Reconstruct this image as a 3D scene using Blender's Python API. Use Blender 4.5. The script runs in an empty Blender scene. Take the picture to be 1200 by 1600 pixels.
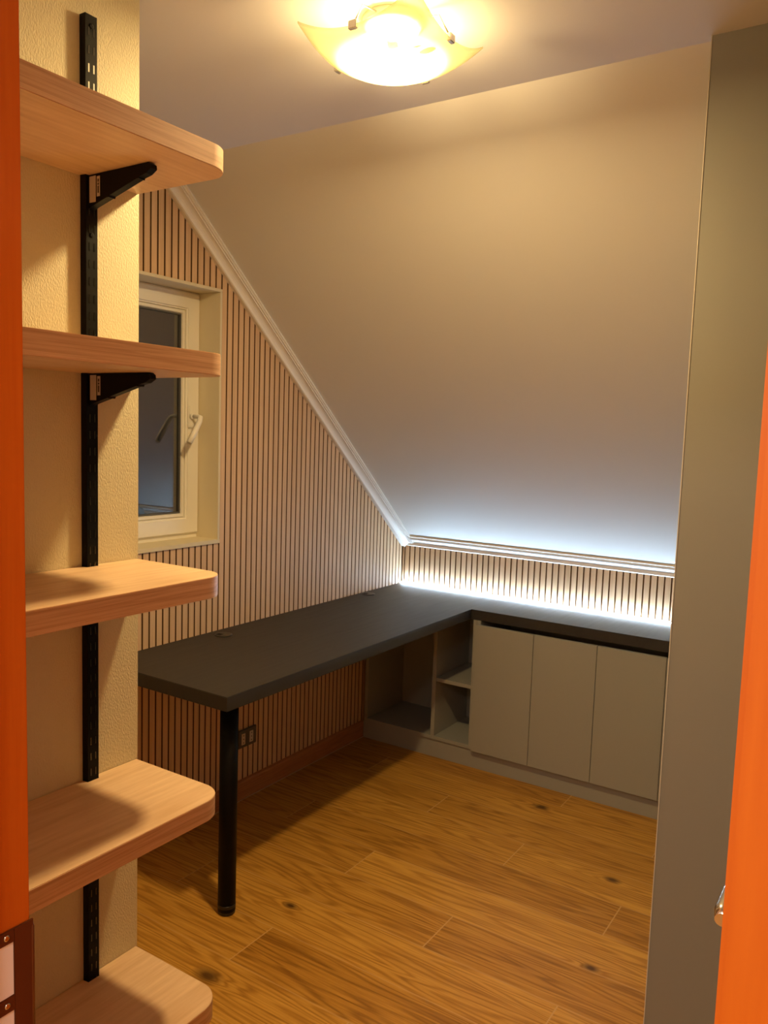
import bpy, bmesh, math
from mathutils import Vector, Matrix

SC = bpy.context.scene
COL = SC.collection
PI = math.pi

# ------------------------------------------------------------ camera
cam_d = bpy.data.cameras.new('camera')
cam = bpy.data.objects.new('camera', cam_d)
COL.objects.link(cam)
R = Vector((0.83667298, 0.54672212, 0.03276039))
U = Vector((-0.08133886, 0.06488021, 0.99457255))
F = Vector((-0.54162931, 0.83479667, -0.09875327))
cam.matrix_world = Matrix(((R.x, U.x, -F.x, 2.23913),
                           (R.y, U.y, -F.y, -3.64991),
                           (R.z, U.z, -F.z, 1.55027),
                           (0, 0, 0, 1)))
cam_d.sensor_fit = 'VERTICAL'
cam_d.sensor_height = 36.0
cam_d.lens = 36.0 * 1259.705 / 1600.0
cam_d.clip_start = 0.02
SC.camera = cam

# ------------------------------------------------------------ world (night) and exposure
w = bpy.data.worlds.new('night')
SC.world = w
w.use_nodes = True
w.node_tree.nodes['Background'].inputs[0].default_value = (0.05, 0.07, 0.11, 1)
w.node_tree.nodes['Background'].inputs[1].default_value = 0.15
vs = SC.view_settings
vs.view_transform = 'Standard'
vs.look = 'None'
vs.exposure = 0.10
vs.gamma = 1.0
vs.use_curve_mapping = False
try:
    SC.cycles.max_bounces = 10
    SC.cycles.diffuse_bounces = 6
    SC.cycles.transparent_max_bounces = 12
    SC.cycles.sample_clamp_indirect = 4.0
    SC.cycles.caustics_reflective = False
    SC.cycles.caustics_refractive = False
except Exception:
    pass

LAMP_W = 138.0
BULB_W = 6.5
BULB_COL = (1.0, 0.70, 0.325)
LED_STRENGTH = 86.0
LED_COL = (0.58, 0.79, 1.0)
HALL_W = 30.0
HALL_COL = (1.0, 0.84, 0.70)

hd = bpy.data.lights.new('hall_light', 'AREA')
hd.shape = 'RECTANGLE'
hd.size = 0.5
hd.size_y = 0.5
hd.energy = HALL_W
hd.color = HALL_COL
hl = bpy.data.objects.new('hall_light', hd)
hl.location = (1.95, -4.45, 2.41)
COL.objects.link(hl)

# ------------------------------------------------------------ dimensions of the room
H = 2.434                      # flat ceiling
S, Z0 = 0.863, 0.970           # sloped ceiling: z = Z0 + S*|y|
YS = -(H - Z0) / S             # where it meets the flat one
XR = 1.801                     # left face of the right partition
YR = -1.722                    # its face towards the door
PX, PY = 0.90, -2.527          # pier carrying the shelves
YD0, YD1 = -3.252, -3.152      # door wall
JL, JR = 1.470, 2.183          # door opening


# ------------------------------------------------------------ materials
def new_mat(name):
    m = bpy.data.materials.new(name)
    m.use_nodes = True
    nt = m.node_tree
    return m, nt, nt.nodes['Principled BSDF']


def plain(name, col, rough=0.5, metal=0.0, spec=0.5, bump=None, vary=None):
    m, nt, b = new_mat(name)
    b.inputs['Base Color'].default_value = (*col, 1)
    b.inputs['Roughness'].default_value = rough
    b.inputs['Metallic'].default_value = metal
    b.inputs['Specular IOR Level'].default_value = spec
    tc = nt.nodes.new('ShaderNodeTexCoord')
    if vary:
        sc, amt = vary
        n = nt.nodes.new('ShaderNodeTexNoise')
        n.inputs['Scale'].default_value = sc
        n.inputs['Detail'].default_value = 4
        nt.links.new(tc.outputs['Object'], n.inputs['Vector'])
        mx = nt.nodes.new('ShaderNodeMix')
        mx.data_type = 'RGBA'
        mx.inputs[6].default_value = (*[c * (1 - amt) for c in col], 1)
        mx.inputs[7].default_value = (*[min(1, c * (1 + amt)) for c in col], 1)
        nt.links.new(n.outputs['Fac'], mx.inputs[0])
        nt.links.new(mx.outputs[2], b.inputs['Base Color'])
    if bump:
        sc, strength, dist = bump[:3]
        n = nt.nodes.new('ShaderNodeTexNoise')
        n.inputs['Scale'].default_value = sc
        n.inputs['Detail'].default_value = 3
        mp = nt.nodes.new('ShaderNodeMapping')
        mp.inputs['Scale'].default_value = bump[3] if len(bump) > 3 else (1, 1, 1)
        nt.links.new(tc.outputs['Object'], mp.inputs['Vector'])
        nt.links.new(mp.outputs['Vector'], n.inputs['Vector'])
        bp = nt.nodes.new('ShaderNodeBump')
        bp.inputs['Strength'].default_value = strength
        bp.inputs['Distance'].default_value = dist
        nt.links.new(n.outputs['Fac'], bp.inputs['Height'])
        nt.links.new(bp.outputs['Normal'], b.inputs['Normal'])
    return m


def wood(name, dark, light, scale, rough=0.45, lines=0.5, bump=0.05):
    """streaky grain: noise stretched by the mapping scale (small along the grain)"""
    m, nt, b = new_mat(name)
    L = nt.links
    tc = nt.nodes.new('ShaderNodeTexCoord')
    mp = nt.nodes.new('ShaderNodeMapping')
    mp.inputs['Scale'].default_value = scale
    L.new(tc.outputs['Object'], mp.inputs['Vector'])
    n1 = nt.nodes.new('ShaderNodeTexNoise')
    n1.inputs['Scale'].default_value = 1.0
    n1.inputs['Detail'].default_value = 5
    n1.inputs['Roughness'].default_value = 0.65
    n1.inputs['Distortion'].default_value = 0.4
    L.new(mp.outputs['Vector'], n1.inputs['Vector'])
    n2 = nt.nodes.new('ShaderNodeTexNoise')
    n2.inputs['Scale'].default_value = 3.7
    n2.inputs['Detail'].default_value = 3
    L.new(mp.outputs['Vector'], n2.inputs['Vector'])
    ad = nt.nodes.new('ShaderNodeMix')
    ad.data_type = 'FLOAT'
    ad.inputs[0].default_value = lines
    L.new(n1.outputs['Fac'], ad.inputs[2])
    L.new(n2.outputs['Fac'], ad.inputs[3])
    r = nt.nodes.new('ShaderNodeValToRGB')
    r.color_ramp.elements[0].position = 0.33
    r.color_ramp.elements[0].color = (*dark, 1)
    r.color_ramp.elements[1].position = 0.66
    r.color_ramp.elements[1].color = (*light, 1)
    L.new(ad.outputs[0], r.inputs['Fac'])
    L.new(r.outputs['Color'], b.inputs['Base Color'])
    b.inputs['Roughness'].default_value = rough
    if bump:
        bp = nt.nodes.new('ShaderNodeBump')
        bp.inputs['Strength'].default_value = bump
        bp.inputs['Distance'].default_value = 0.002
        L.new(ad.outputs[0], bp.inputs['Height'])
        L.new(bp.outputs['Normal'], b.inputs['Normal'])
    return m


def floor_material():
    """oak laminate: 192 mm boards along X, pale bevels, a few knots"""
    m, nt, b = new_mat('oak_laminate')
    L = nt.links

    def math_(op, a, bb=None, c=None):
        n = nt.nodes.new('ShaderNodeMath')
        n.operation = op
        for i, v in enumerate((a, bb, c)):
            if v is None:
                continue
            if isinstance(v, (int, float)):
                n.inputs[i].default_value = v
            else:
                L.new(v, n.inputs[i])
        return n.outputs[0]
    tc = nt.nodes.new('ShaderNodeTexCoord')
    sp = nt.nodes.new('ShaderNodeSeparateXYZ')
    L.new(tc.outputs['Object'], sp.inputs[0])
    X, Y = sp.outputs[0], sp.outputs[1]
    W_, LEN = 0.192, 1.29
    rowf = math_('DIVIDE', math_('SUBTRACT', -0.67, Y), W_)
    row = math_('FLOOR', rowf)
    fr = math_('SUBTRACT', rowf, row)
    off = math_('MULTIPLY', math_('FLOORED_MODULO', row, 3.0), 0.43)
    colf = math_('DIVIDE', math_('SUBTRACT', math_('SUBTRACT', X, 0.69), off), LEN)
    colm = math_('FLOOR', colf)
    fc = math_('SUBTRACT', colf, colm)
    ident = math_('ADD', math_('MULTIPLY', row, 7.13), math_('MULTIPLY', colm, 3.71))
    # edges
    ey = math_('MULTIPLY', math_('MINIMUM', fr, math_('SUBTRACT', 1.0, fr)), W_)
    ex = math_('MULTIPLY', math_('MINIMUM', fc, math_('SUBTRACT', 1.0, fc)), LEN)
    edge = math_('MINIMUM', ey, ex)
    edge_mask = math_('MULTIPLY', math_('LESS_THAN', edge, 0.0022), 0.6)
    end_mask = math_('MULTIPLY', math_('LESS_THAN', ex, 0.0018), 0.9)
    em = math_('MAXIMUM', edge_mask, end_mask)
    # knots
    knots = [(.66, -1.70, .020), (1.055, -.532, .026), (1.476, -.911, .022),
             (1.572, -1.423, .020), (.69, -2.10, .034), (1.32, -2.30, .02)]
    kd = None
    for kx, ky, kr in knots:
        dx = math_('DIVIDE', math_('SUBTRACT', X, kx), kr * 1.7)
        dy = math_('DIVIDE', math_('SUBTRACT', Y, ky), kr)
        d = math_('SQRT', math_('ADD', math_('MULTIPLY', dx, dx), math_('MULTIPLY', dy, dy)))
        kd = d if kd is None else math_('MINIMUM', kd, d)
    bulge = math_('DIVIDE', 1.0, math_('ADD', 1.0, math_('MULTIPLY', kd, kd)))
    # grain coordinates (each board has its own slice of the noise)
    co = nt.nodes.new('ShaderNodeCombineXYZ')
    L.new(math_('MULTIPLY', X, 1.0), co.inputs[0])
    L.new(Y, co.inputs[1])
    L.new(ident, co.inputs[2])
    mp = nt.nodes.new('ShaderNodeMapping')
    mp.inputs['Scale'].default_value = (0.75, 11, 1)
    L.new(co.outputs[0], mp.inputs['Vector'])
    n0 = nt.nodes.new('ShaderNodeTexNoise')
    n0.inputs['Scale'].default_value = 1.0
    n0.inputs['Detail'].default_value = 2
    n0.inputs['Roughness'].default_value = 0.45
    L.new(mp.outputs[0], n0.inputs['Vector'])
    # cathedral rings = contour lines of the smooth noise
    ring = math_('SINE', math_('MULTIPLY', math_('ADD', n0.outputs['Fac'], math_('MULTIPLY', bulge, 0.12)), 105.0))
    ring = math_('MULTIPLY', math_('ADD', ring, 1.0), 0.5)
    ring = math_('POWER', ring, 2.2)
    mp2 = nt.nodes.new('ShaderNodeMapping')
    mp2.inputs['Scale'].default_value = (9, 210, 1)
    L.new(co.outputs[0], mp2.inputs['Vector'])
    n1 = nt.nodes.new('ShaderNodeTexNoise')
    n1.inputs['Scale'].default_value = 1.0
    n1.inputs['Detail'].default_value = 4
    L.new(mp2.outputs[0], n1.inputs['Vector'])
    n2 = nt.nodes.new('ShaderNodeTexNoise')
    n2.inputs['Scale'].default_value = 1.6
    L.new(mp.outputs[0], n2.inputs['Vector'])
    wn = nt.nodes.new('ShaderNodeTexWhiteNoise')
    wn.noise_dimensions = '1D'
    L.new(ident, wn.inputs['W'])
    g = math_('ADD', math_('MULTIPLY', ring, 0.25), math_('MULTIPLY', n1.outputs['Fac'], 0.55))
    g = math_('ADD', g, math_('MULTIPLY', n2.outputs['Fac'], 0.30))
    g = math_('ADD', g, math_('MULTIPLY', math_('SUBTRACT', wn.outputs['Value'], 0.5), 0.20))
    r = nt.nodes.new('ShaderNodeValToRGB')
    e = r.color_ramp.elements
    e[0].position = 0.25
    e[0].color = (0.66, 0.360, 0.066, 1)
    e[1].position = 0.85
    e[1].color = (0.25, 0.105, 0.011, 1)
    x_ = e.new(0.52)
    x_.color = (0.46, 0.222, 0.031, 1)
    L.new(g, r.inputs['Fac'])
    kr_ = nt.nodes.new('ShaderNodeMapRange')
    kr_.inputs[1].default_value = 0.25
    kr_.inputs[2].default_value = 1.05
    kr_.inputs[3].default_value = 0.88
    kr_.inputs[4].default_value = 0.0
    L.new(kd, kr_.inputs[0])
    mk = nt.nodes.new('ShaderNodeMix')
    mk.data_type = 'RGBA'
    mk.inputs[7].default_value = (0.05, 0.018, 0.005, 1)
    L.new(kr_.outputs[0], mk.inputs[0])
    L.new(r.outputs['Color'], mk.inputs[6])
    me = nt.nodes.new('ShaderNodeMix')
    me.data_type = 'RGBA'
    me.inputs[7].default_value = (0.60, 0.36, 0.13, 1)
    L.new(em, me.inputs[0])
    L.new(mk.outputs[2], me.inputs[6])
    L.new(me.outputs[2], b.inputs['Base Color'])
    b.inputs['Roughness'].default_value = 0.42
    b.inputs['Specular IOR Level'].default_value = 0.35
    bp = nt.nodes.new('ShaderNodeBump')
    bp.inputs['Strength'].default_value = 0.08
    bp.inputs['Distance'].default_value = 0.001
    L.new(math_('SUBTRACT', 1.0, g), bp.inputs['Height'])
    L.new(bp.outputs['Normal'], b.inputs['Normal'])
    return m


def slat_material():
    """pale oak veneer, every slat its own tone"""
    m, nt, b = new_mat('slat_veneer')
    L = nt.links
    tc = nt.nodes.new('ShaderNodeTexCoord')
    mp = nt.nodes.new('ShaderNodeMapping')
    mp.inputs['Scale'].default_value = (150, 150, 5)
    L.new(tc.outputs['Object'], mp.inputs['Vector'])
    n = nt.nodes.new('ShaderNodeTexNoise')
    n.inputs['Scale'].default_value = 1.0
    n.inputs['Detail'].default_value = 4
    L.new(mp.outputs[0], n.inputs['Vector'])
    mp2 = nt.nodes.new('ShaderNodeMapping')
    mp2.inputs['Scale'].default_value = (32, 32, 0.3)
    L.new(tc.outputs['Object'], mp2.inputs['Vector'])
    n2 = nt.nodes.new('ShaderNodeTexNoise')
    n2.inputs['Scale'].default_value = 1.0
    L.new(mp2.outputs[0], n2.inputs['Vector'])
    mx = nt.nodes.new('ShaderNodeMix')
    mx.data_type = 'FLOAT'
    mx.inputs[0].default_value = 0.5
    L.new(n.outputs['Fac'], mx.inputs[2])
    L.new(n2.outputs['Fac'], mx.inputs[3])
    r = nt.nodes.new('ShaderNodeValToRGB')
    r.color_ramp.elements[0].position = 0.3
    r.color_ramp.elements[0].color = (0.58, 0.385, 0.215, 1)
    r.color_ramp.elements[1].position = 0.7
    r.color_ramp.elements[1].color = (0.78, 0.55, 0.34, 1)
    L.new(mx.outputs[0], r.inputs['Fac'])
    L.new(r.outputs['Color'], b.inputs['Base Color'])
    b.inputs['Roughness'].default_value = 0.55
    return m


def worktop_material():
    m, nt, b = new_mat('charcoal_laminate')
    L = nt.links
    tc = nt.nodes.new('ShaderNodeTexCoord')
    mp = nt.nodes.new('ShaderNodeMapping')
    mp.inputs['Scale'].default_value = (60, 4, 20)
    L.new(tc.outputs['Object'], mp.inputs['Vector'])
    n = nt.nodes.new('ShaderNodeTexNoise')
    n.inputs['Scale'].default_value = 1.0
    n.inputs['Detail'].default_value = 5
    L.new(mp.outputs[0], n.inputs['Vector'])
    r = nt.nodes.new('ShaderNodeValToRGB')
    r.color_ramp.elements[0].color = (0.015, 0.0145, 0.015, 1)
    r.color_ramp.elements[1].color = (0.034, 0.032, 0.031, 1)
    L.new(n.outputs['Fac'], r.inputs['Fac'])
    L.new(r.outputs['Color'], b.inputs['Base Color'])
    rr = nt.nodes.new('ShaderNodeMapRange')
    rr.inputs[3].default_value = 0.42
    rr.inputs[4].default_value = 0.58
    L.new(n.outputs['Fac'], rr.inputs[0])
    L.new(rr.outputs[0], b.inputs['Roughness'])
    bp = nt.nodes.new('ShaderNodeBump')
    bp.inputs['Strength'].default_value = 0.08
    bp.inputs['Distance'].default_value = 0.001
    L.new(n.outputs['Fac'], bp.inputs['Height'])
    L.new(bp.outputs['Normal'], b.inputs['Normal'])
    return m


def emit(name, col, strength):
    m, nt, b = new_mat(name)
    b.inputs['Base Color'].default_value = (*col, 1)
    b.inputs['Emission Color'].default_value = (*col, 1)
    b.inputs['Emission Strength'].default_value = strength
    return m


def shade_glass():
    """satin glass dish: lets part of the bulb's light straight through, scatters the rest; amber petals"""
    m = bpy.data.materials.new('satin_shade_glass')
    m.use_nodes = True
    nt = m.node_tree
    L = nt.links
    nt.nodes.clear()
    out = nt.nodes.new('ShaderNodeOutputMaterial')
    tc = nt.nodes.new('ShaderNodeTexCoord')
    sp = nt.nodes.new('ShaderNodeSeparateXYZ')
    L.new(tc.outputs['Object'], sp.inputs[0])

    def math_(op, a, bb=None):
        n = nt.nodes.new('ShaderNodeMath')
        n.operation = op
        for i, v in enumerate((a, bb)):
            if v is None:
                continue
            if isinstance(v, (int, float)):
                n.inputs[i].default_value = v
            else:
                L.new(v, n.inputs[i])
        return n.outputs[0]
    # amber ovals of the printed flower (cx, cy, rx, ry, angle) in the dish's own plane
    ov = OVALS
    mask = None
    for cx, cy, rx, ry, a in ov:
        dx = math_('SUBTRACT', sp.outputs[0], cx)
        dy = math_('SUBTRACT', sp.outputs[1], cy)
        c, s = math.cos(a), math.sin(a)
        u = math_('DIVIDE', math_('ADD', math_('MULTIPLY', dx, c), math_('MULTIPLY', dy, s)), rx)
        v = math_('DIVIDE', math_('SUBTRACT', math_('MULTIPLY', dy, c), math_('MULTIPLY', dx, s)), ry)
        d = math_('ADD', math_('MULTIPLY', u, u), math_('MULTIPLY', v, v))
        k = math_('LESS_THAN', d, 1.0)
        mask = k if mask is None else math_('MAXIMUM', mask, k)
    mc = nt.nodes.new('ShaderNodeMix')
    mc.data_type = 'RGBA'
    mc.inputs[6].default_value = (0.44, 0.41, 0.235, 1)
    mc.inputs[7].default_value = (0.17, 0.12, 0.02, 1)
    L.new(mask, mc.inputs[0])
    tl = nt.nodes.new('ShaderNodeBsdfTranslucent')
    L.new(mc.outputs[2], tl.inputs['Color'])
    df = nt.nodes.new('ShaderNodeBsdfDiffuse')
    L.new(mc.outputs[2], df.inputs['Color'])
    tr = nt.nodes.new('ShaderNodeBsdfTransparent')
    m1 = nt.nodes.new('ShaderNodeMixShader')
    m1.inputs[0].default_value = 0.35
    L.new(tl.outputs[0], m1.inputs[1])
    L.new(df.outputs[0], m1.inputs[2])
    m2 = nt.nodes.new('ShaderNodeMixShader')
    m2.inputs[0].default_value = 0.38
    L.new(m1.outputs[0], m2.inputs[1])
    L.new(tr.outputs[0], m2.inputs[2])
    L.new(m2.outputs[0], out.inputs['Surface'])
    return m


def pane_glass():
    m = bpy.data.materials.new('window_glass')
    m.use_nodes = True
    nt = m.node_tree
    nt.nodes.clear()
    out = nt.nodes.new('ShaderNodeOutputMaterial')
    tr = nt.nodes.new('ShaderNodeBsdfTransparent')
    tr.inputs[0].default_value = (0.45, 0.48, 0.5, 1)
    gl = nt.nodes.new('ShaderNodeBsdfGlossy')
    gl.inputs['Color'].default_value = (0.95, 0.97, 1.0, 1)
    gl.inputs['Roughness'].default_value = 0.0
    mx = nt.nodes.new('ShaderNodeMixShader')
    mx.inputs[0].default_value = 0.20
    nt.links.new(tr.outputs[0], mx.inputs[1])
    nt.links.new(gl.outputs[0], mx.inputs[2])
    nt.links.new(mx.outputs[0], out.inputs['Surface'])
    return m


OVALS = [(0.055, -0.085, 0.019, 0.019, 0), (0.100, -0.018, 0.018, 0.011, .6), (0.060, 0.012, 0.013, 0.008, .9),
         (0.066, 0.040, 0.012, 0.006, .7), (0.085, 0.036, 0.010, 0.006, .7), (0.09, -0.045, 0.012, 0.005, .5),
         (-0.030, 0.045, 0.014, 0.007, .3), (-0.02, 0.07, 0.010, 0.006, .6), (-0.075, -0.02, 0.010, 0.024, .5)]

M = {}
M['floor'] = floor_material()
M['ceiling'] = plain('ceiling_paint', (0.76, 0.74, 0.74), 0.75, bump=(60, 0.05, 0.001))
M['slope'] = plain('slope_paint', (0.74, 0.73, 0.71), 0.6, bump=(40, 0.05, 0.001))
M['paper'] = plain('embossed_wallpaper', (0.62, 0.575, 0.385), 0.6, bump=(330, 0.8, 0.002, (1, 1, 0.55)))
M['sage'] = plain('sage_wall_paint', (0.25, 0.245, 0.215), 0.6, bump=(90, 0.06, 0.001))
M['bead'] = plain('corner_bead', (0.62, 0.59, 0.50), 0.5)
M['felt'] = plain('dark_felt', (0.16, 0.075, 0.030), 0.95, spec=0.1)
M['slat'] = slat_material()
M['trim'] = plain('white_moulding', (0.90, 0.88, 0.84), 0.45)
M['base'] = wood('baseboard_wood', (0.32, 0.125, 0.04), (0.50, 0.22, 0.08), (3, 3, 60), 0.45)
M['seal'] = plain('pale_sealant', (0.55, 0.40, 0.26), 0.6)
M['pvc'] = plain('cream_pvc', (0.88, 0.86, 0.79), 0.35)
M['liner'] = plain('cream_reveal', (0.72, 0.65, 0.48), 0.5)
M['gasket'] = plain('grey_gasket', (0.10, 0.10, 0.10), 0.6)
M['glass'] = pane_glass()
M['greige'] = plain('greige_board', (0.32, 0.322, 0.29), 0.5, vary=(3, 0.03))
M['top'] = worktop_material()
M['black'] = plain('black_metal', (0.003, 0.003, 0.0035), 0.45, spec=0.12)
M['blackhole'] = plain('dark_slot', (0.002, 0.002, 0.002), 0.9)
M['slot'] = plain('slot_rim_metal', (0.07, 0.065, 0.06), 0.25, 1.0)
M['slot_glint'] = plain('painted_slot_glint', (0.85, 0.82, 0.74), 0.4)  # pale colour stands in for the lamp's reflection in the slots
M['grommet'] = plain('grommet_plastic', (0.02, 0.018, 0.016), 0.35)
M['shelf'] = wood('shelf_maple', (0.62, 0.41, 0.23), (0.78, 0.57, 0.365), (26, 2.2, 26), 0.42, 0.55)
M['edge'] = wood('shelf_edge_band', (0.36, 0.195, 0.095), (0.68, 0.44, 0.265), (12, 2.4, 130), 0.42, 0.35)
M['orange'] = wood('orange_lacquered_wood', (0.54, 0.105, 0.006), (0.62, 0.140, 0.010), (40, 40, 2), 0.30, 0.4, 0.02)
M['bronze'] = plain('bronze_plate', (0.16, 0.055, 0.02), 0.35, 0.6)
M['chrome'] = plain('polished_steel', (0.80, 0.78, 0.75), 0.18, 1.0)
M['box'] = plain('pink_white_plastic', (0.96, 0.88, 0.88), 0.4)
M['sticker'] = plain('grey_sticker', (0.50, 0.46, 0.42), 0.5)
M['print'] = plain('sticker_print', (0.05, 0.045, 0.04), 0.6)
M['white'] = plain('white_enamel', (0.8, 0.79, 0.76), 0.4)
M['outlet'] = plain('dark_socket_plate', (0.085, 0.075, 0.065), 0.4)
M['socket'] = plain('grey_socket', (0.62, 0.55, 0.46), 0.4)
M['hallwall'] = plain('hall_paint', (0.72, 0.64, 0.50), 0.7)
M['shade'] = shade_glass()
M['bulb'] = emit('bulb_glow', (1.0, 0.80, 0.50), 60.0)
M['led'] = emit('led_diffuser', LED_COL, LED_STRENGTH)


# ------------------------------------------------------------ mesh helpers
class MB:
    """collects shapes (world coordinates) for ONE mesh object"""

    def __init__(self):
        self.bm = bmesh.new()
        self.mi = 0

    def _f(self, vs, smooth=False):
        try:
            f = self.bm.faces.new(vs)
            f.material_index = self.mi
            f.smooth = smooth
            return f
        except ValueError:
            return None

    def box(self, a, b, bev=0.0, seg=2):
        x0, y0, z0 = a
        x1, y1, z1 = b
        v = [self.bm.verts.new(p) for p in ((x0, y0, z0), (x1, y0, z0), (x1, y1, z0), (x0, y1, z0),
                                            (x0, y0, z1), (x1, y0, z1), (x1, y1, z1), (x0, y1, z1))]
        fs = [self._f([v[i] for i in q]) for q in ((3, 2, 1, 0), (4, 5, 6, 7), (0, 1, 5, 4), (1, 2, 6, 5), (2, 3, 7, 6), (3, 0, 4, 7))]
        if bev:
            es = list({e for f in fs for e in f.edges})
            r = bmesh.ops.bevel(self.bm, geom=es, offset=bev, segments=seg, affect='EDGES', clamp_overlap=True)
            for f in r['faces']:
                f.material_index = self.mi
        return self

    def prism(self, pts, axis, a, b, smooth=False, bev=0.0):
        """pts = 2-D outline (counter-clockwise or not), extruded along axis from a to b.
        axis x: pts=(y,z); y: pts=(x,z); z: pts=(x,y)"""
        def P(p, t):
            return {'x': (t, p[0], p[1]), 'y': (p[0], t, p[1]), 'z': (p[0], p[1], t)}[axis]
        A = [self.bm.verts.new(P(p, a)) for p in pts]
        B = [self.bm.verts.new(P(p, b)) for p in pts]
        n = len(pts)
        fs = [self._f(A), self._f(list(reversed(B)))]
        for i in range(n):
            fs.append(self._f([A[i], B[i], B[(i + 1) % n], A[(i + 1) % n]], smooth))
        if bev:
            es = list({e for f in fs[:2] for e in f.edges})
            r = bmesh.ops.bevel(self.bm, geom=es, offset=bev, segments=2, affect='EDGES', clamp_overlap=True)
            for f in r['faces']:
                f.material_index = self.mi
        return self

    def tube(self, path, rad, seg=16, cap=True):
        path = [Vector(p) for p in path]
        rad = rad if isinstance(rad, (list, tuple)) else [rad] * len(path)
        rings = []
        up = Vector((0, 0, 1))
        t0 = (path[1] - path[0]).normalized()
        n = t0.orthogonal().normalized()
        for i, p in enumerate(path):
            if i == 0:
                t = path[1] - path[0]
            elif i == len(path) - 1:
                t = path[-1] - path[-2]
            else:
                t = (path[i + 1] - path[i]).normalized() + (path[i] - path[i - 1]).normalized()
            t.normalize()
            n = (n - t * n.dot(t))
            if n.length < 1e-6:
                n = t.orthogonal()
            n.normalize()
            bt = t.cross(n)
            rings.append([self.bm.verts.new(p + (n * math.cos(k / seg * 2 * PI) + bt * math.sin(k / seg * 2 * PI)) * rad[i]) for k in range(seg)])
        for i in range(len(rings) - 1):
            for k in range(seg):
                self._f([rings[i][k], rings[i][(k + 1) % seg], rings[i + 1][(k + 1) % seg], rings[i + 1][k]], True)
        if cap:
            self._f(list(reversed(rings[0])))
            self._f(rings[-1])
        return self

    def lathe(self, prof, centre, axis='z', seg=40):
        """prof = [(r, t)...] revolved about axis through centre"""
        c = Vector(centre)
        rings = []
        for r, t in prof:
            ring = []
            for k in range(seg):
                a = 2 * PI * k / seg
                o = {'z': (r * math.cos(a), r * math.sin(a), t), 'x': (t, r * math.cos(a), r * math.sin(a)),
                     'y': (r * math.cos(a), t, r * math.sin(a))}[axis]
                ring.append(self.bm.verts.new(c + Vector(o)))
            rings.append(ring)
        for i in range(len(rings) - 1):
            for k in range(seg):
                self._f([rings[i][k], rings[i][(k + 1) % seg], rings[i + 1][(k + 1) % seg], rings[i + 1][k]], True)
        self._f(list(reversed(rings[0])))
        self._f(rings[-1])
        return self

    def dark_sides(self, mi, axis):
        """faces that look along the given axis (the flanks of slats) take material mi"""
        for f in self.bm.faces:
            f.normal_update()
            if abs(f.normal[axis]) > 0.95 and f.material_index == 0:
                f.material_index = mi
        return self

    def build(self, name, mats, parent=None, origin=None):
        bm = self.bm
        bmesh.ops.recalc_face_normals(bm, faces=bm.faces[:])
        me = bpy.data.meshes.new(name)
        if parent is not None:
            origin = Vector((0, 0, 0))
            q = parent
            while q is not None:
                origin = origin + q.location
                q = q.parent
        elif origin is None:
            origin = Vector((0, 0, 0))
        else:
            origin = Vector(origin)
        for v in bm.verts:
            v.co -= origin
        bm.to_mesh(me)
        bm.free()
        o = bpy.data.objects.new(name, me)
        COL.objects.link(o)
        for mt in (mats if isinstance(mats, (list, tuple)) else [mats]):
            me.materials.append(mt)
        if parent is not None:
            o.parent = parent
        else:
            o.location = origin
        for p in me.polygons:
            pass
        return o


def tag(o, label, cat=None, group=None, kind=None):
    o['label'] = label
    if cat:
        o['category'] = cat
    if group:
        o['group'] = group
    if kind:
        o['kind'] = kind
    return o


def empty(name, loc, label, cat, group=None):
    o = bpy.data.objects.new(name, None)
    o.empty_display_size = 0.05
    COL.objects.link(o)
    o.location = loc
    return tag(o, label, cat, group)


def structure(o, label, cat):
    return tag(o, label, cat, kind='structure')


def copy_tree(o, loc=None, parent=None):
    c = o.copy()
    COL.objects.link(c)
    if parent is not None:
        c.parent = parent
    for ch in list(o.children):
        copy_tree(ch, None, c)
    if loc is not None:
        c.location = loc
    return c


# ============================================================ THE SETTING
XE = 3.3                       # far right of the flat behind the partition
YH = -5.2                      # far end of the hall behind the camera
b = MB().box((-0.25, YH, -0.1), (XE, 0.2, 0.0))
structure(b.build('floor', M['floor']), 'honey oak laminate floor with knots and pale plank joints', 'floor')

b = MB().box((-0.25, YH, H), (XE, YS, H + 0.1))
structure(b.build('ceiling', M['ceiling']), 'flat white ceiling carrying the glowing square lamp', 'ceiling')

# sloped ceiling
b = MB().prism([(0.12, Z0 - S * 0.12), (YS, H), (YS, H + 0.14), (0.12, Z0 - S * 0.12 + 0.14)], 'x', -0.25, XR)
structure(b.build('wall_sloped', M['slope']), 'big pale sloping attic ceiling lit bluish at its foot', 'sloped ceiling')

# gable wall (left) with the window opening
WY0, WY1, WZ0, WZ1 = -1.985, -1.378, 1.097, 2.068
TB = 0.014                      # slats + felt stand in front of the wall body
b = MB()


def roof(y):
    return min(H, Z0 + S * abs(y))


b.prism([(0.0, 0), (WY1, 0), (WY1, roof(WY1)), (0.0, Z0)], 'x', -0.25, -TB)
b.prism([(WY0, 0), (PY, 0), (PY, H), (WY0, H)], 'x', -0.25, -TB)
b.prism([(WY1, 0), (WY0, 0), (WY0, WZ0), (WY1, WZ0)], 'x', -0.25, -TB)
b.prism([(WY1, WZ1), (WY0, WZ1), (WY0, H), (YS, H), (WY1, roof(WY1))], 'x', -0.25, -TB)
wl = structure(b.build('wall_left', M['hallwall']), 'gable wall clad in pale vertical wooden slats around the window', 'wall')

# slat cladding of the gable wall: one mesh, felt behind + slats
b = MB()
b.mi = 1


def panel(mb, y0, y1, z0, z1f, x0, x1):
    """vertical strip between y0<y1, from z0 to a top that follows z1f(y)"""
    mb.prism([(y0, z0), (y1, z0), (y1, z1f(y1)), (y0, z1f(y0))], 'x', x0, x1)


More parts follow.
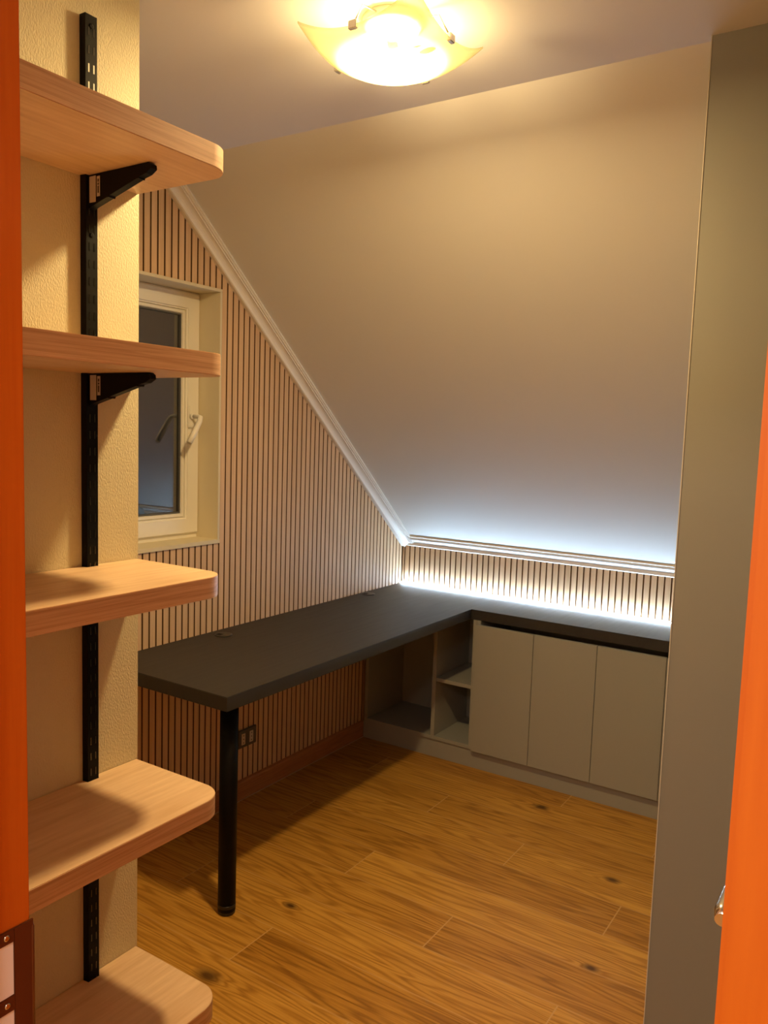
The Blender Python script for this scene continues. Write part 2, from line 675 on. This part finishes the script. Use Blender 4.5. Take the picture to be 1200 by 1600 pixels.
G0, GP, GW = -1.3785, 0.0312, 0.0068
top_ = lambda y: min(H, Z0 + S * abs(y)) - 0.004
segs = [(PY + 0.001, WY0), (WY0, YS), (YS, WY1), (WY1, -0.0135)]
b.prism([(WY1, 0), (-0.001, 0), (-0.001, Z0 - .004), (WY1, top_(WY1))], 'x', -TB + 0.0003, -TB + 0.0035)
b.prism([(PY + .001, 0), (WY0, 0), (WY0, H - .004), (PY + .001, H - .004)], 'x', -TB + 0.0003, -TB + 0.0035)
b.prism([(WY0, 0), (WY1, 0), (WY1, WZ0), (WY0, WZ0)], 'x', -TB + 0.0003, -TB + 0.0035)
b.prism([(WY0, WZ1), (WY1, WZ1), (WY1, top_(WY1)), (YS, H - .004), (WY0, H - .004)], 'x', -TB + 0.0003, -TB + 0.0035)
b.mi = 0
k = -50
while True:
    ya = G0 + GP * k + GW / 2
    yb = G0 + GP * (k + 1) - GW / 2
    k += 1
    if ya > -0.016:
        break
    if yb < PY + 0.004:
        continue
    ya = max(ya, PY + 0.002)
    yb = min(yb, -0.014)
    in_win = yb > WY0 - 0.001 and ya < WY1 + 0.001
    cuts = [(ya, yb)]
    for (y0, y1) in cuts:
        if in_win:
            yy0, yy1 = max(y0, WY0 + .0005), min(y1, WY1 - .0005)
            panel(b, y0, y1, 0.0, lambda y: WZ0 - 0.0005, -TB + 0.0035, 0.0)
            if roof(y1) - 0.004 > WZ1 + .01:
                b.prism([(y0, WZ1 + .0005), (y1, WZ1 + .0005), (y1, top_(y1)), (y0, top_(y0))], 'x', -TB + 0.0035, 0.0)
            if y0 < WY0 - 0.004:
                panel(b, y0, WY0 - .0005, WZ0 - .0005, lambda y: WZ1 + .0005, -TB + 0.0035, 0.0)
            if y1 > WY1 + 0.004:
                panel(b, WY1 + .0005, y1, WZ0 - .0005, lambda y: WZ1 + .0005, -TB + 0.0035, 0.0)
        else:
            panel(b, y0, y1, 0.0, top_, -TB + 0.0035, 0.0)
b.dark_sides(1, 1)
b.build('slat_cladding', [M['slat'], M['felt']], wl)

# knee wall at the back
b = MB().box((-0.25, TB, 0), (XR + 0.12, 0.2, Z0 - 0.01))
wb = structure(b.build('wall_back', M['hallwall']), 'low knee wall of pale vertical slats above the worktop', 'wall')
b = MB()
b.mi = 1
b.box((-0.010, TB - 0.0035, 0), (XR - .001, TB - 0.0003, Z0 - 0.012))
b.mi = 0
x = 0.013 - 0.0308
while x < XR:
    xa, xb = x + GW / 2, x + 0.0308 - GW / 2
    x += 0.0308
    xa, xb = max(xa, 0.0005), min(xb, XR - .001)
    if xb - xa > 0.003:
        b.box((xa, 0.0, 0), (xb, TB - 0.0035, Z0 - 0.012))
b.dark_sides(1, 0)
b.build('slat_cladding', [M['slat'], M['felt']], wb)

# pier with the shelves, right partition, door wall, hall
b = MB().box((-0.25, YD1 + 0.0, 0), (PX, PY, H))
structure(b.build('wall_pier', M['paper']), 'cream embossed wallpaper wall behind the five wooden shelves', 'wall')
b = MB()
b.prism([(XR, YR), (XE, YR), (XE, 0.2), (XR, 0.2)], 'z', 0, H)
wr = structure(b.build('wall_right', M['sage']), 'grey green painted wall at the right edge', 'wall')
b = MB().prism([(XR - 0.0012, YR - 0.0012), (XR + 0.0008, YR - 0.0012), (XR + .0008, YR), (XR, YR), (XR, YR + .003), (XR - .0012, YR + .003)], 'z', 0, H)
tag(b.build('corner_bead', M['bead'], wr), 'thin pale bead along the wall corner')
b = MB()
b.box((-0.25, YD0, 0), (JL - 0.035, YD1, H))
b.box((JR + 0.035, YD0, 0), (XE, YD1, H))
b.box((JL - 0.035, YD0, 2.09), (JR + 0.035, YD1, H))
structure(b.build('wall_door', M['hallwall']), 'wall with the doorway the view looks through', 'wall')
b = MB().box((2.36, YD1, 0), (2.46, YR, H))
structure(b.build('wall_side', M['sage']), 'side wall behind the open door', 'wall')
b = MB()
b.box((1.0, YH, 0), (1.1, YD0, H))
b.box((XE, YH, 0), (XE + 0.1, YD0, H))
b.box((1.0, YH - 0.1, 0), (XE + 0.1, YH, H))
structure(b.build('wall_hall', M['hallwall']), 'hallway walls behind the doorway', 'wall')


# mouldings ------------------------------------------------------------
def crown_profile(p0, p1, back):
    """moulding profile from foot p0 to top p1 (2-D), closed through 'back' points"""
    p0, p1 = Vector(p0), Vector(p1)
    d = p1 - p0
    n = Vector((d.y, -d.x))
    if n.dot(Vector(back[0]) - p0) > 0:
        n = -n
    # (fraction along chord, offset outwards in chord lengths)
    pr = [(0, 0.0), (0.0, 0.07), (0.10, 0.09), (0.15, 0.03), (0.20, -0.03), (0.30, -0.07), (0.42, -0.07), (0.55, -0.03),
          (0.64, 0.03), (0.68, 0.09), (0.70, 0.02), (0.74, 0.03), (0.81, 0.11), (0.84, 0.13), (0.85, 0.06), (0.92, 0.10), (0.98, 0.11), (1.0, 0.0)]
    return [tuple(p0 + d * t + n * h) for t, h in pr] + list(back)


# knee wall moulding (profile in y,z)
kp = crown_profile((-0.003, 0.9565), (-0.053, Z0 + S * 0.053), [(0.0, Z0), (0.0, 0.9565)])
b = MB().prism(kp, 'x', 0.001, XR - .001)
structure(b.build('trim_1', M['trim']), 'white stepped moulding along the top of the low back wall', 'moulding')
# gable moulding: profile in (x, drop below slope) swept along the slope
gp = crown_profile((0.017, -0.028), (0.073, 0.0), [(0.0, 0.0), (0.0, -0.028)])
b = MB()
cs = 1 / math.sqrt(1 + S * S)
sn = S * cs
yA, yB = -0.0, YS - 0.03
rows = []
for y in (yA, yB):
    z = Z0 + S * abs(y)
    # drop direction: perpendicular to the slope, into the room (down and towards the door)
    rows.append([b.bm.verts.new((px, y + (pz) * sn * 1.0, z + pz * cs)) for px, pz in gp])
n = len(gp)
b._f(rows[0])
b._f(list(reversed(rows[1])))
for i in range(n):
    b._f([rows[0][i], rows[1][i], rows[1][(i + 1) % n], rows[0][(i + 1) % n]])
structure(b.build('trim_2', M['trim']), 'white stepped moulding slanting up the slatted gable wall', 'moulding')

# baseboard on the gable wall
b = MB().prism([(0.0005, 0.0), (0.013, 0.0), (0.013, 0.072), (0.010, 0.080), (0.0005, 0.084)], 'y', PY + 0.001, -0.348)
bb = structure(b.build('baseboard_left', M['base']), 'brown wooden skirting under the slatted wall', 'baseboard')
b = MB().box((0.0132, PY + 0.001, 0.0), (0.0165, -0.348, 0.0022))
tag(b.build('sealant_line', M['seal'], bb), 'pale sealant line where skirting meets floor')

# door frame: left jamb with strike plate, right jamb, both with hall-side casing
HF = 2.05
b = MB()
b.box((JL - 0.034, YD0 - 0.001, 0), (JL, YD1, HF + .03), 0.0015)
b.box((JL - 0.095, YD0 - 0.018, 0), (JL - 0.006, YD0 - 0.001, HF + 0.09), 0.003)
b.box((JL - 0.095, YD1, 0), (JL - 0.012, YD1 + 0.0005, HF + 0.09))
b.box((JL, YD0 + 0.006, 0), (JL + 0.010, YD0 + 0.048, HF), 0.002)
tj = structure(b.build('trim_3', M['orange']), 'orange lacquered wooden door jamb at the left edge', 'door frame')
b = MB()
b.box((JR, YD0 - 0.001, 0), (JR + 0.034, YD1, HF + .03), 0.0015)
b.box((JR + 0.0, YD0 - 0.013, 0), (JR + 0.11, YD0 - 0.001, HF + 0.09), 0.003)
structure(b.build('trim_4', M['orange']), 'bright orange door casing at the right edge', 'door frame')
b = MB()
b.box((JL, YD0 - 0.001, HF), (JR, YD1, HF + .03))
b.box((JL - 0.095, YD0 - 0.018, HF), (JR + 0.11, YD0 - 0.001, HF + .09), 0.003)
structure(b.build('trim_5', M['orange']), 'orange head piece of the door frame above the view', 'door frame')

# strike plate on the left jamb: plate with two openings wrapping round the edge
ZT, ZB = 1.006, 0.842
y1, y0 = YD1 + 0.003, -3.198
yo1, yo0 = -3.1725, -3.1915
x0, x1 = JL + 0.0001, JL + 0.0022
b = MB()
b.box((x0, yo1, ZB), (x1, y1, ZT), 0.0008)                    # rim beside the room edge
b.box((x0, y0, ZB), (x1, yo0, ZT), 0.0008)
for za, zb in ((0.9905, ZT), (0.912, 0.930), (ZB, 0.853)):
    b.box((x0, yo0 - .001, za), (x1, yo1 + .001, zb), 0.0006)
b.box((JL - 0.006, YD1 + 0.0004, 0.80), (x1, YD1 + 0.003, 1.002), 0.0012)
b.tube([(JL + .0008, YD1 + .0022, 0.80), (JL + .0008, YD1 + .0022, 0.996), (JL - .0002, YD1 + .0012, 1.004)], [.0022, .0022, .001], 12)
sp_ = tag(b.build('strike_plate', M['bronze'], tj), 'bronze strike plate with two openings')
for za, zb in ((0.930, 0.9905), (0.853, 0.912)):
    b = MB().box((JL + 0.0003, yo0, za), (JL + 0.0010, yo1, zb))
    tag(b.build('latch_pocket', M['box'], sp_), 'pinkish white latch pocket')
for zz in (0.9985, 0.921):
    b = MB().lathe([(0.0034, 0.0), (0.0034, 0.0006), (0.0022, 0.0012)], (x1, -3.1808, zz), 'x', 20)
    tag(b.build('screw', M['chrome'], sp_), 'steel screw head')

# door leaf, open into the room against the side wall, with lever handle
d = MB()
d.box((2.170, -3.140, 0.006), (2.210, -2.430, 2.035), 0.002)
d1 = structure(d.build('door_1', M['orange']), 'orange wooden door standing open behind the right casing', 'door')
b = MB()
b.lathe([(0.024, 0.0), (0.024, -0.006), (0.021, -0.008)], (2.1698, -2.487, 1.012), 'x', 28)
b.tube([(2.164, -2.487, 1.012), (2.130, -2.487, 1.012), (2.106, -2.495, 1.012), (2.101, -2.51, 1.013), (2.1005, -2.60, 1.013), (2.100, -2.685, 1.011), (2.102, -2.70, 1.008)],
       [.009, .009, .0095, .0095, .010, .010, .009], 20)
tag(b.build('door_handle', M['chrome'], d1), 'polished lever handle')

# ------------------------------------------------------------ the window
XF = -0.100                     # front face of the sash
b = MB()
t = 0.012
b.box((XF - .06, WY0 + .0005, WZ1 - t), (0.004, WY1 - .0005, WZ1 - .0005), 0.001)
b.box((XF - .06, WY0 + .0005, WZ0 + .0005), (0.006, WY1 - .0005, WZ0 + t + 0.004), 0.001)
b.box((XF - .06, WY1 - t, WZ0 + t), (0.004, WY1 - .0005, WZ1 - t), 0.001)
b.box((XF - .06, WY0 + .0005, WZ0 + t), (0.004, WY0 + t, WZ1 - t), 0.001)
win = structure(b.build('window_1', M['liner']), 'small cream window with diagonal handle set in the slatted wall', 'window')
# fixed frame behind
fy0, fy1, fz0, fz1 = WY0 + t, WY1 - t, WZ0 + t + 0.004, WZ1 - t


def ring(mb, x0, x1, y0, y1, z0, z1, wd, bev=0.0, wz=None):
    """mitred rectangular frame"""
    wz = wz or wd
    o = [(y0, z0), (y1, z0), (y1, z1), (y0, z1)]
    i = [(y0 + wd, z0 + wz), (y1 - wd, z0 + wz), (y1 - wd, z1 - wz), (y0 + wd, z1 - wz)]
    vf = [[mb.bm.verts.new((xx, *p)) for p in pp] for xx in (x1, x0) for pp in (o, i)]
    fo, fi, bo, bi = vf
    fs = []
    for k in range(4):
        j = (k + 1) % 4
        fs += [mb._f([fo[k], fo[j], fi[j], fi[k]]), mb._f([bo[j], bo[k], bi[k], bi[j]]),
               mb._f([fo[k], bo[k], bo[j], fo[j]]), mb._f([fi[j], bi[j], bi[k], fi[k]])]
    if bev:
        es = []
        for k in range(4):
            j = (k + 1) % 4
            for a, c in ((fo[k], fo[j]), (fi[k], fi[j])):
                e = mb.bm.edges.get((a, c))
                es.append(e)
        mb_r = bmesh.ops.bevel(mb.bm, geom=es, offset=bev, segments=3, affect='EDGES')
        for f in mb_r['faces']:
            f.material_index = mb.mi


b = MB()
ring(b, XF - 0.06, XF - 0.012, fy0, fy1, fz0, fz1, 0.05)
b.build('window_frame', M['pvc'], win)
b = MB()
ring(b, XF - 0.055, XF, fy0 + 0.004, fy1 - 0.001, fz0 + 0.016, fz1 - 0.003, 0.066, 0.006)
ring(b, XF - 0.050, XF - 0.010, fy0 + 0.068, fy1 - 0.065, fz0 + 0.080, fz1 - 0.067, 0.022, 0.006)
sash = b.build('window_sash', M['pvc'], win)
gy0, gy1, gz0, gz1 = fy0 + 0.088, fy1 - 0.086, fz0 + 0.100, fz1 - 0.087
b = MB()
ring(b, XF - 0.026, XF - 0.013, gy0 - .001, gy1 + .001, gz0 - .001, gz1 + .001, 0.0055)
b.build('glazing_gasket', M['gasket'], sash)
b = MB().box((XF - 0.025, gy0 + .002, gz0 + .002), (XF - 0.021, gy1 - .002, gz1 - .002))
b.build('glass_pane', M['glass'], sash)
b = MB()
hy, hz = -1.440, 1.585
b.box((XF + 0.0002, hy - 0.014, hz - 0.045), (XF + 0.009, hy + 0.014, hz + 0.045), 0.004)
b.lathe([(0.012, 0.0), (0.011, 0.012)], (XF + 0.009, hy, hz), 'x', 20)
hp = [(XF + 0.018, hy, hz), (XF + 0.045, hy, hz), (XF + 0.058, hy - 0.002, hz - 0.003), (XF + 0.064, hy - 0.012, hz - 0.018), (XF + 0.066, hy - 0.038, hz - 0.058), (XF + 0.066, hy - 0.066, hz - 0.100)]
b.tube(hp, [.0085, .0085, .0095, .0105, .011, .0105], 18)
tag(b.build('window_handle', M['pvc'], sash), 'cream lever handle turned diagonally')

# ============================================================ THE DESK
ZD, TD = 0.750, 0.045
D1, D2, LD = 0.597, 0.351, 1.942
desk = empty('corner_desk', (0.3, -1.0, 0), 'dark charcoal L-shaped worktop along both slatted walls on a black leg', 'desk')
b = MB().prism([(0.0012, -0.0012), (0.0012, -LD), (D1, -LD), (D1, -D2), (XR - .0015, -D2), (XR - .0015, -0.0012)], 'z', ZD - TD, ZD, bev=0.0016)
b.build('worktop', M['top'], desk)
lx, ly = 0.518, -1.848
b = MB().lathe([(0.0285, 0.012), (0.0285, ZD - TD - 0.007)], (lx, ly, 0), 'z', 40)
leg = b.build('leg', M['black'], desk)
b = MB().lathe([(0.024, 0.0), (0.0275, 0.003), (0.0275, 0.022), (0.0292, 0.024), (0.0292, 0.032), (0.0286, 0.034)], (lx, ly, 0), 'z', 40)
tag(b.build('leveling_foot', M['grommet'], leg), 'black plastic adjustable foot')
b = MB().lathe([(0.042, ZD - TD - 0.007), (0.042, ZD - TD - 0.0005)], (lx, ly, 0), 'z', 32)
b.build('mounting_plate', M['black'], leg)
for gx, gy in ((0.072, -1.420), (0.048, -0.392)):
    b = MB()
    b.lathe([(0.034, ZD + 0.0002), (0.034, ZD + 0.0022), (0.031, ZD + 0.0036), (0.024, ZD + 0.0036)], (gx, gy, 0), 'z', 36)
    gr = tag(b.build('cable_grommet', M['grommet'], desk), 'round black cable grommet')
    b = MB().box((gx - 0.021, gy - 0.022, ZD + 0.0037), (gx + 0.004, gy - 0.002, ZD + 0.0041))
    tag(b.build('cable_slot', M['blackhole'], gr), 'dark cable slot')

# ============================================================ THE CABINETS
ZC0, ZC1 = 0.088, ZD - TD - 0.0015
CF, CB = -0.356, -0.006          # carcass front and back
bt = 0.018
oc = empty('open_cabinet', (0.32, -0.18, 0), 'greige open cabinet with one wide bay and two stacked cubbies under the desk corner', 'cabinet')
xs = 0.022
b = MB().box((xs, CF, ZC0), (xs + bt, CB, ZC1), 0.0008)
b.build('side_panel', M['greige'], oc)
b = MB().box((0.6135, CF, ZC0), (0.6315, CB, ZC1), 0.0008)
b.build('side_panel', M['greige'], oc)
b = MB().box((0.4085, CF, ZC0 + bt), (0.4285, CB - .012, ZC1), 0.0008)
b.build('divider', M['greige'], oc)
b = MB().box((xs + bt, CF, ZC0), (0.6135, CB - .012, ZC0 + bt), 0.0008)
b.build('bottom_board', M['greige'], oc)
b = MB().box((0.4285, CF + 0.003, 0.374), (0.6135, CB - .012, 0.392), 0.0008)
b.build('shelf_board', M['greige'], oc)
b = MB().box((xs + bt, CB - .012, ZC0), (0.6135, CB, ZC1))
b.build('back_panel', M['greige'], oc)

dc = empty('door_cabinet', (1.21, -0.18, 0), 'greige handleless cabinet with flat doors under the back worktop', 'cabinet')
b = MB()
b.box((0.6325, CF, ZC0), (0.6505, CB, ZC1))
b.box((XR - .022, CF, ZC0), (XR - .004, CB, ZC1))
b.box((0.6505, CF, ZC0), (XR - .022, CB, ZC0 + bt))
b.box((0.6505, CF + .07, ZC1 - bt), (XR - .022, CB, ZC1))
b.box((0.6505, CB - .012, ZC0 + bt), (XR - .022, CB, ZC1 - bt))
b.build('carcass', M['greige'], dc)
edges = [0.634, 0.9185, 1.2025, 1.4870, 1.797]
for i in range(4):
    b = MB().box((edges[i] + .0012, CF - 0.0205, 0.090), (edges[i + 1] - .0012, CF - 0.0015, 0.686), 0.0011)
    b.build('door', M['greige'], dc)
b = MB().box((0.0145, -0.348, 0.0), (XR - .004, -0.332, 0.0865))
tag(b.build('plinth_board', M['greige']), 'long greige plinth board on the floor under the cabinets', 'plinth')

# socket under the desk
so = empty('power_outlet', (0.0, -1.204, 0.261), 'dark double socket plate on the slatted wall behind the desk leg', 'power outlet')
b = MB().box((0.0004, -1.258, 0.222), (0.010, -1.150, 0.300), 0.003)
b.build('cover_plate', M['outlet'], so)
for yy in (-1.232, -1.184):
    b = MB().box((0.010, yy - 0.011, 0.236), (0.0125, yy + 0.011, 0.284), 0.001)
    sk = tag(b.build('socket', M['socket'], so), 'grey three-pin socket')
    b = MB()
    for dz in (-0.015, 0, 0.015):
        b.lathe([(0.0025, 0), (0.0025, 0.0004)], (0.0125, yy, 0.260 + dz), 'x', 14)
    tag(b.build('pin_holes', M['blackhole'], sk), 'dark pin holes')

# LED strip
ls = empty('led_strip', (0.9, -0.01, ZD), 'glowing white light strip along the back edge of the worktop', 'light strip')
b = MB().box((0.006, -0.0245, ZD + .0002), (XR - .006, -0.0075, ZD + 0.0016))
b.build('mounting_channel', M['white'], ls)
b = MB().box((0.008, -0.0235, ZD + 0.0017), (XR - .008, -0.0085, ZD + 0.0066), 0.001)
tag(b.build('diffuser', M['led'], ls), 'glowing white diffuser')

# ============================================================ THE SHELVES
up = empty('shelf_upright', (PX + .007, -2.6515, 0.02), 'tall black slotted steel upright on the cream wall', 'shelf upright')
UX = PX + 0.017
b = MB()
ya, yb = -2.6645, -2.6390
b.box((PX + .0004, ya, 0.02), (PX + .002, yb, 2.292))
b.box((PX + .0004, ya, 0.02), (UX - .0002, ya + .0018, 2.292))
b.box((PX + .0004, yb - .0018, 0.02), (UX - .0002, yb, 2.292))
b.box((UX - .0018, ya, 0.02), (UX, yb, 2.292), 0.0005)
b.build('channel', M['black'], up)
b = MB()
z = 2.262
i = 0
while z > 0.05:
    b.mi = 1 if 2.10 < z < 2.215 else 0  # a few upper rows get the lamp glint painted as pale colour
    for yy in (-2.6575, -2.6465):
        b.box((UX + .0001, yy - 0.0013, z - 0.0075), (UX + .0006, yy + 0.0013, z + 0.0075), 0.0)
    z -= 0.032
tag(b.build('slots', [M['slot'], M['slot_glint']], up), 'two columns of narrow slots with shiny rims and painted glints')
for zz in (2.272, 1.90, 1.16, 0.66):
    b = MB().lathe([(0.0045, 0), (0.0045, 0.0012), (0.003, 0.002)], (UX, -2.652, zz), 'x', 18)
    b.build('screw', M['black'], up)

SH = [(2.047, 'topmost'), (1.683, 'second'), (1.270, 'third'), (0.836, 'fourth'), (0.410, 'lowest')]
SY0, SY1 = -3.146, -2.531
SX0, SX1 = PX + 0.0006, 1.166
TS = 0.040


def shelf_outline():
    r = 0.055
    pts = [(SX0, SY0), (SX1, SY0)]
    for k in range(0, 13):
        a = k / 12 * PI / 2
        pts.append((SX1 - r + r * math.cos(a), SY1 - r + r * math.sin(a)))
    pts.append((SX0, SY1))
    # notch round the upright
    pts += [(SX0, yb + .002), (UX + .002, yb + .002), (UX + .002, ya - .002), (SX0, ya - .002)]
    return pts


def make_shelf(zt, label):
    root = empty('wall_shelf', (SX0, -2.85, zt - TS), label, 'shelf', 'wooden shelves on the cream wall')
    o = shelf_outline()
    MB().prism(o, 'z', zt - TS, zt, bev=0.0012).build('board', M['shelf'], root)
    # edge banding: a 0.7 mm veneer round the front and the rounded end
    e = [p for p in o[1:-4]]
    b = MB()
    outer, inner = [], []
    n = len(e)
    for i, p in enumerate(e):
        a = Vector(e[max(0, i - 1)])
        c = Vector(e[min(n - 1, i + 1)])
        t = (c - a).normalized()
        nrm = Vector((t.y, -t.x))
        outer.append(Vector(p) + nrm * 0.0008)
        inner.append(Vector(p) + nrm * 0.0001)
    for lst in (outer, inner):
        pass
    def col(lst, z):
        return [b.bm.verts.new((p.x, p.y, z)) for p in lst]
    zl, zh = zt - TS + .001, zt - .001
    for pa, pb, za, zb, sm in ((outer, outer, zl, zh, True), (inner, inner, zl, zh, False), (outer, inner, zh, zh, False), (outer, inner, zl, zl, False)):
        A, B = col(pa, za), col(pb, zb)
        for i in range(n - 1):
            b._f([A[i], A[i + 1], B[i + 1], B[i]], sm)
    tag(b.build('edge_band', M['edge'], root), 'darker streaky wood edge banding')
    return root


SHELF_LABELS = ['topmost pale wooden shelf with rounded corner, seen from below',
                'second pale wooden shelf from the top, level with the window',
                'third wooden shelf from the top, just below the window sill',
                'fourth wooden shelf from the top, beside the black desk leg',
                'lowest wooden shelf, cut off by the bottom of the picture']
sh0 = make_shelf(SH[0][0], SHELF_LABELS[0])
shelves = [sh0]
for i in range(1, 5):
    c = copy_tree(sh0)
    c.location = (sh0.location.x, sh0.location.y, SH[i][0] - TS)
    c['label'] = SHELF_LABELS[i]
    shelves.append(c)


# brackets
def make_bracket(zu, label):
    """zu = underside of the shelf"""
    root = empty('shelf_bracket', (UX, -2.6518, zu - 0.03), label, 'bracket', 'black shelf brackets')
    bx0, bx1 = UX + 0.0006, UX + 0.170
    z1 = zu - 0.0006
    b = MB()
    prof = [(bx0, z1), (bx1 - 0.006, z1), (bx1, z1 - 0.004), (bx1 + 0.001, z1 - 0.011), (bx1 - 0.012, z1 - 0.018),
            (bx1 - 0.03, z1 - 0.0215), (bx1 - 0.031, z1 - 0.0245), (bx1 - 0.035, z1 - 0.0235),
            (bx0 + 0.06, z1 - 0.043), (bx0 + 0.058, z1 - 0.0465), (bx0 + 0.053, z1 - 0.0455), (bx0 + 0.012, z1 - 0.056), (bx0, z1 - 0.060)]
    b.prism(prof, 'y', -2.6590, -2.6450)
    b.build('arm', M['black'], root)
    b = MB().box((bx0 + 0.003, -2.6594, z1 - 0.050), (bx0 + 0.021, -2.6591, z1 - 0.003))
    tag(b.build('blank_sticker', M['sticker'], root), 'plain brownish grey sticker')
    b = MB().box((bx0 + 0.024, -2.6594, z1 - 0.041), (bx0 + 0.033, -2.6591, z1 - 0.005))
    st = tag(b.build('printed_sticker', M['sticker'], root), 'narrow sticker with small dark print')
    b = MB()
    b.box((bx0 + 0.0265, -2.6597, z1 - 0.035), (bx0 + 0.0305, -2.6595, z1 - 0.0225))
    b.box((bx0 + 0.0265, -2.6597, z1 - 0.021), (bx0 + 0.0305, -2.6595, z1 - 0.017))
    b.box((bx0 + 0.0265, -2.6597, z1 - 0.0155), (bx0 + 0.0305, -2.6595, z1 - 0.010))
    b.build('print', M['print'], st)
    return root


BR_LABELS = ['black steel bracket under the topmost shelf',
             'black steel bracket under the second shelf, in front of the window',
             'black steel bracket under the third shelf from the top',
             'black steel bracket under the fourth shelf from the top',
             'black steel bracket under the lowest shelf']
br0 = make_bracket(SH[0][0] - TS, BR_LABELS[0])
for i in range(1, 5):
    c = copy_tree(br0)
    c.location = (br0.location.x, br0.location.y, SH[i][0] - TS - 0.03)
    c['label'] = BR_LABELS[i]

# ============================================================ THE CEILING LAMP
LX, LY = 1.228, -2.120
lamp = empty('ceiling_lamp', (LX, LY, H), 'glowing square glass ceiling lamp with upturned corners and amber flower print', 'ceiling lamp')
HS = 0.145
ZL, KL = 2.320, 0.081 / (2 * HS * HS)
b = MB()
N = 32
gl = []
for side in (0, 1):
    g = []
    for i in range(N + 1):
        rowv = []
        for j in range(N + 1):
            u = (i / N * 2 - 1) * HS
            v = (j / N * 2 - 1) * HS
            rowv.append(b.bm.verts.new((LX + u, LY + v, ZL + KL * (u * u + v * v) + side * 0.004)))
        g.append(rowv)
    gl.append(g)
# one closed thin sheet
for side in (0, 1):
    g = gl[side]
    for i in range(N):
        for j in range(N):
            q = [g[i][j], g[i + 1][j], g[i + 1][j + 1], g[i][j + 1]]
            b._f(q if side else list(reversed(q)), True)
for i in range(N):
    for (p, q) in (((i, 0), (i + 1, 0)), ((i, N), (i + 1, N)), ((0, i), (0, i + 1)), ((N, i), (N, i + 1))):
        b._f([gl[0][p[0]][p[1]], gl[0][q[0]][q[1]], gl[1][q[0]][q[1]], gl[1][p[0]][p[1]]])
tag(b.build('glass_shade', M['shade'], lamp), 'curved satin glass square with amber petals')
b = MB().lathe([(0.066, H - 0.0003), (0.066, H - 0.014), (0.060, H - 0.018)], (LX, LY, 0), 'z', 44)
b.build('base_plate', M['white'], lamp)
zmid = ZL + KL * HS * HS
for dx, dy in ((1, 0), (-1, 0), (0, 1), (0, -1)):
    b = MB()
    ex, ey = LX + dx * HS, LY + dy * HS
    wx, wy = (0.005, 0.010) if dx else (0.010, 0.005)
    b.box((ex - wx, ey - wy, zmid - 0.005), (ex + wx, ey + wy, zmid + 0.012), 0.0015)
    b.tube([(ex - dx * .004, ey - dy * .004, zmid + 0.01), (ex - dx * .03, ey - dy * .03, H - 0.018), (LX + dx * .062, LY + dy * .062, H - 0.010)], 0.002, 10)
    b.build('clip', M['chrome'], lamp)
for dx in (-0.035, 0.035):
    b = MB().lathe([(0.006, H - 0.018), (0.010, H - 0.026), (0.017, H - 0.036), (0.020, H - 0.048), (0.016, H - 0.060), (0.006, H - 0.066)], (LX + dx, LY, 0), 'z', 20)
    tag(b.build('bulb', M['bulb'], lamp), 'glowing bulb behind the glass')
pd = bpy.data.lights.new('bulb_light', 'POINT')
pd.energy = BULB_W
pd.color = BULB_COL
pd.shadow_soft_size = 0.03
pl = bpy.data.objects.new('bulb_light', pd)
COL.objects.link(pl)
pl.parent = lamp
pl.location = (0, 0, -0.072)
ad_ = bpy.data.lights.new('lamp_light', 'AREA')
ad_.shape = 'DISK'
ad_.size = 0.10
ad_.energy = LAMP_W
ad_.color = BULB_COL
al = bpy.data.objects.new('lamp_light', ad_)
COL.objects.link(al)
al.parent = lamp
al.location = (0, 0, -0.080)
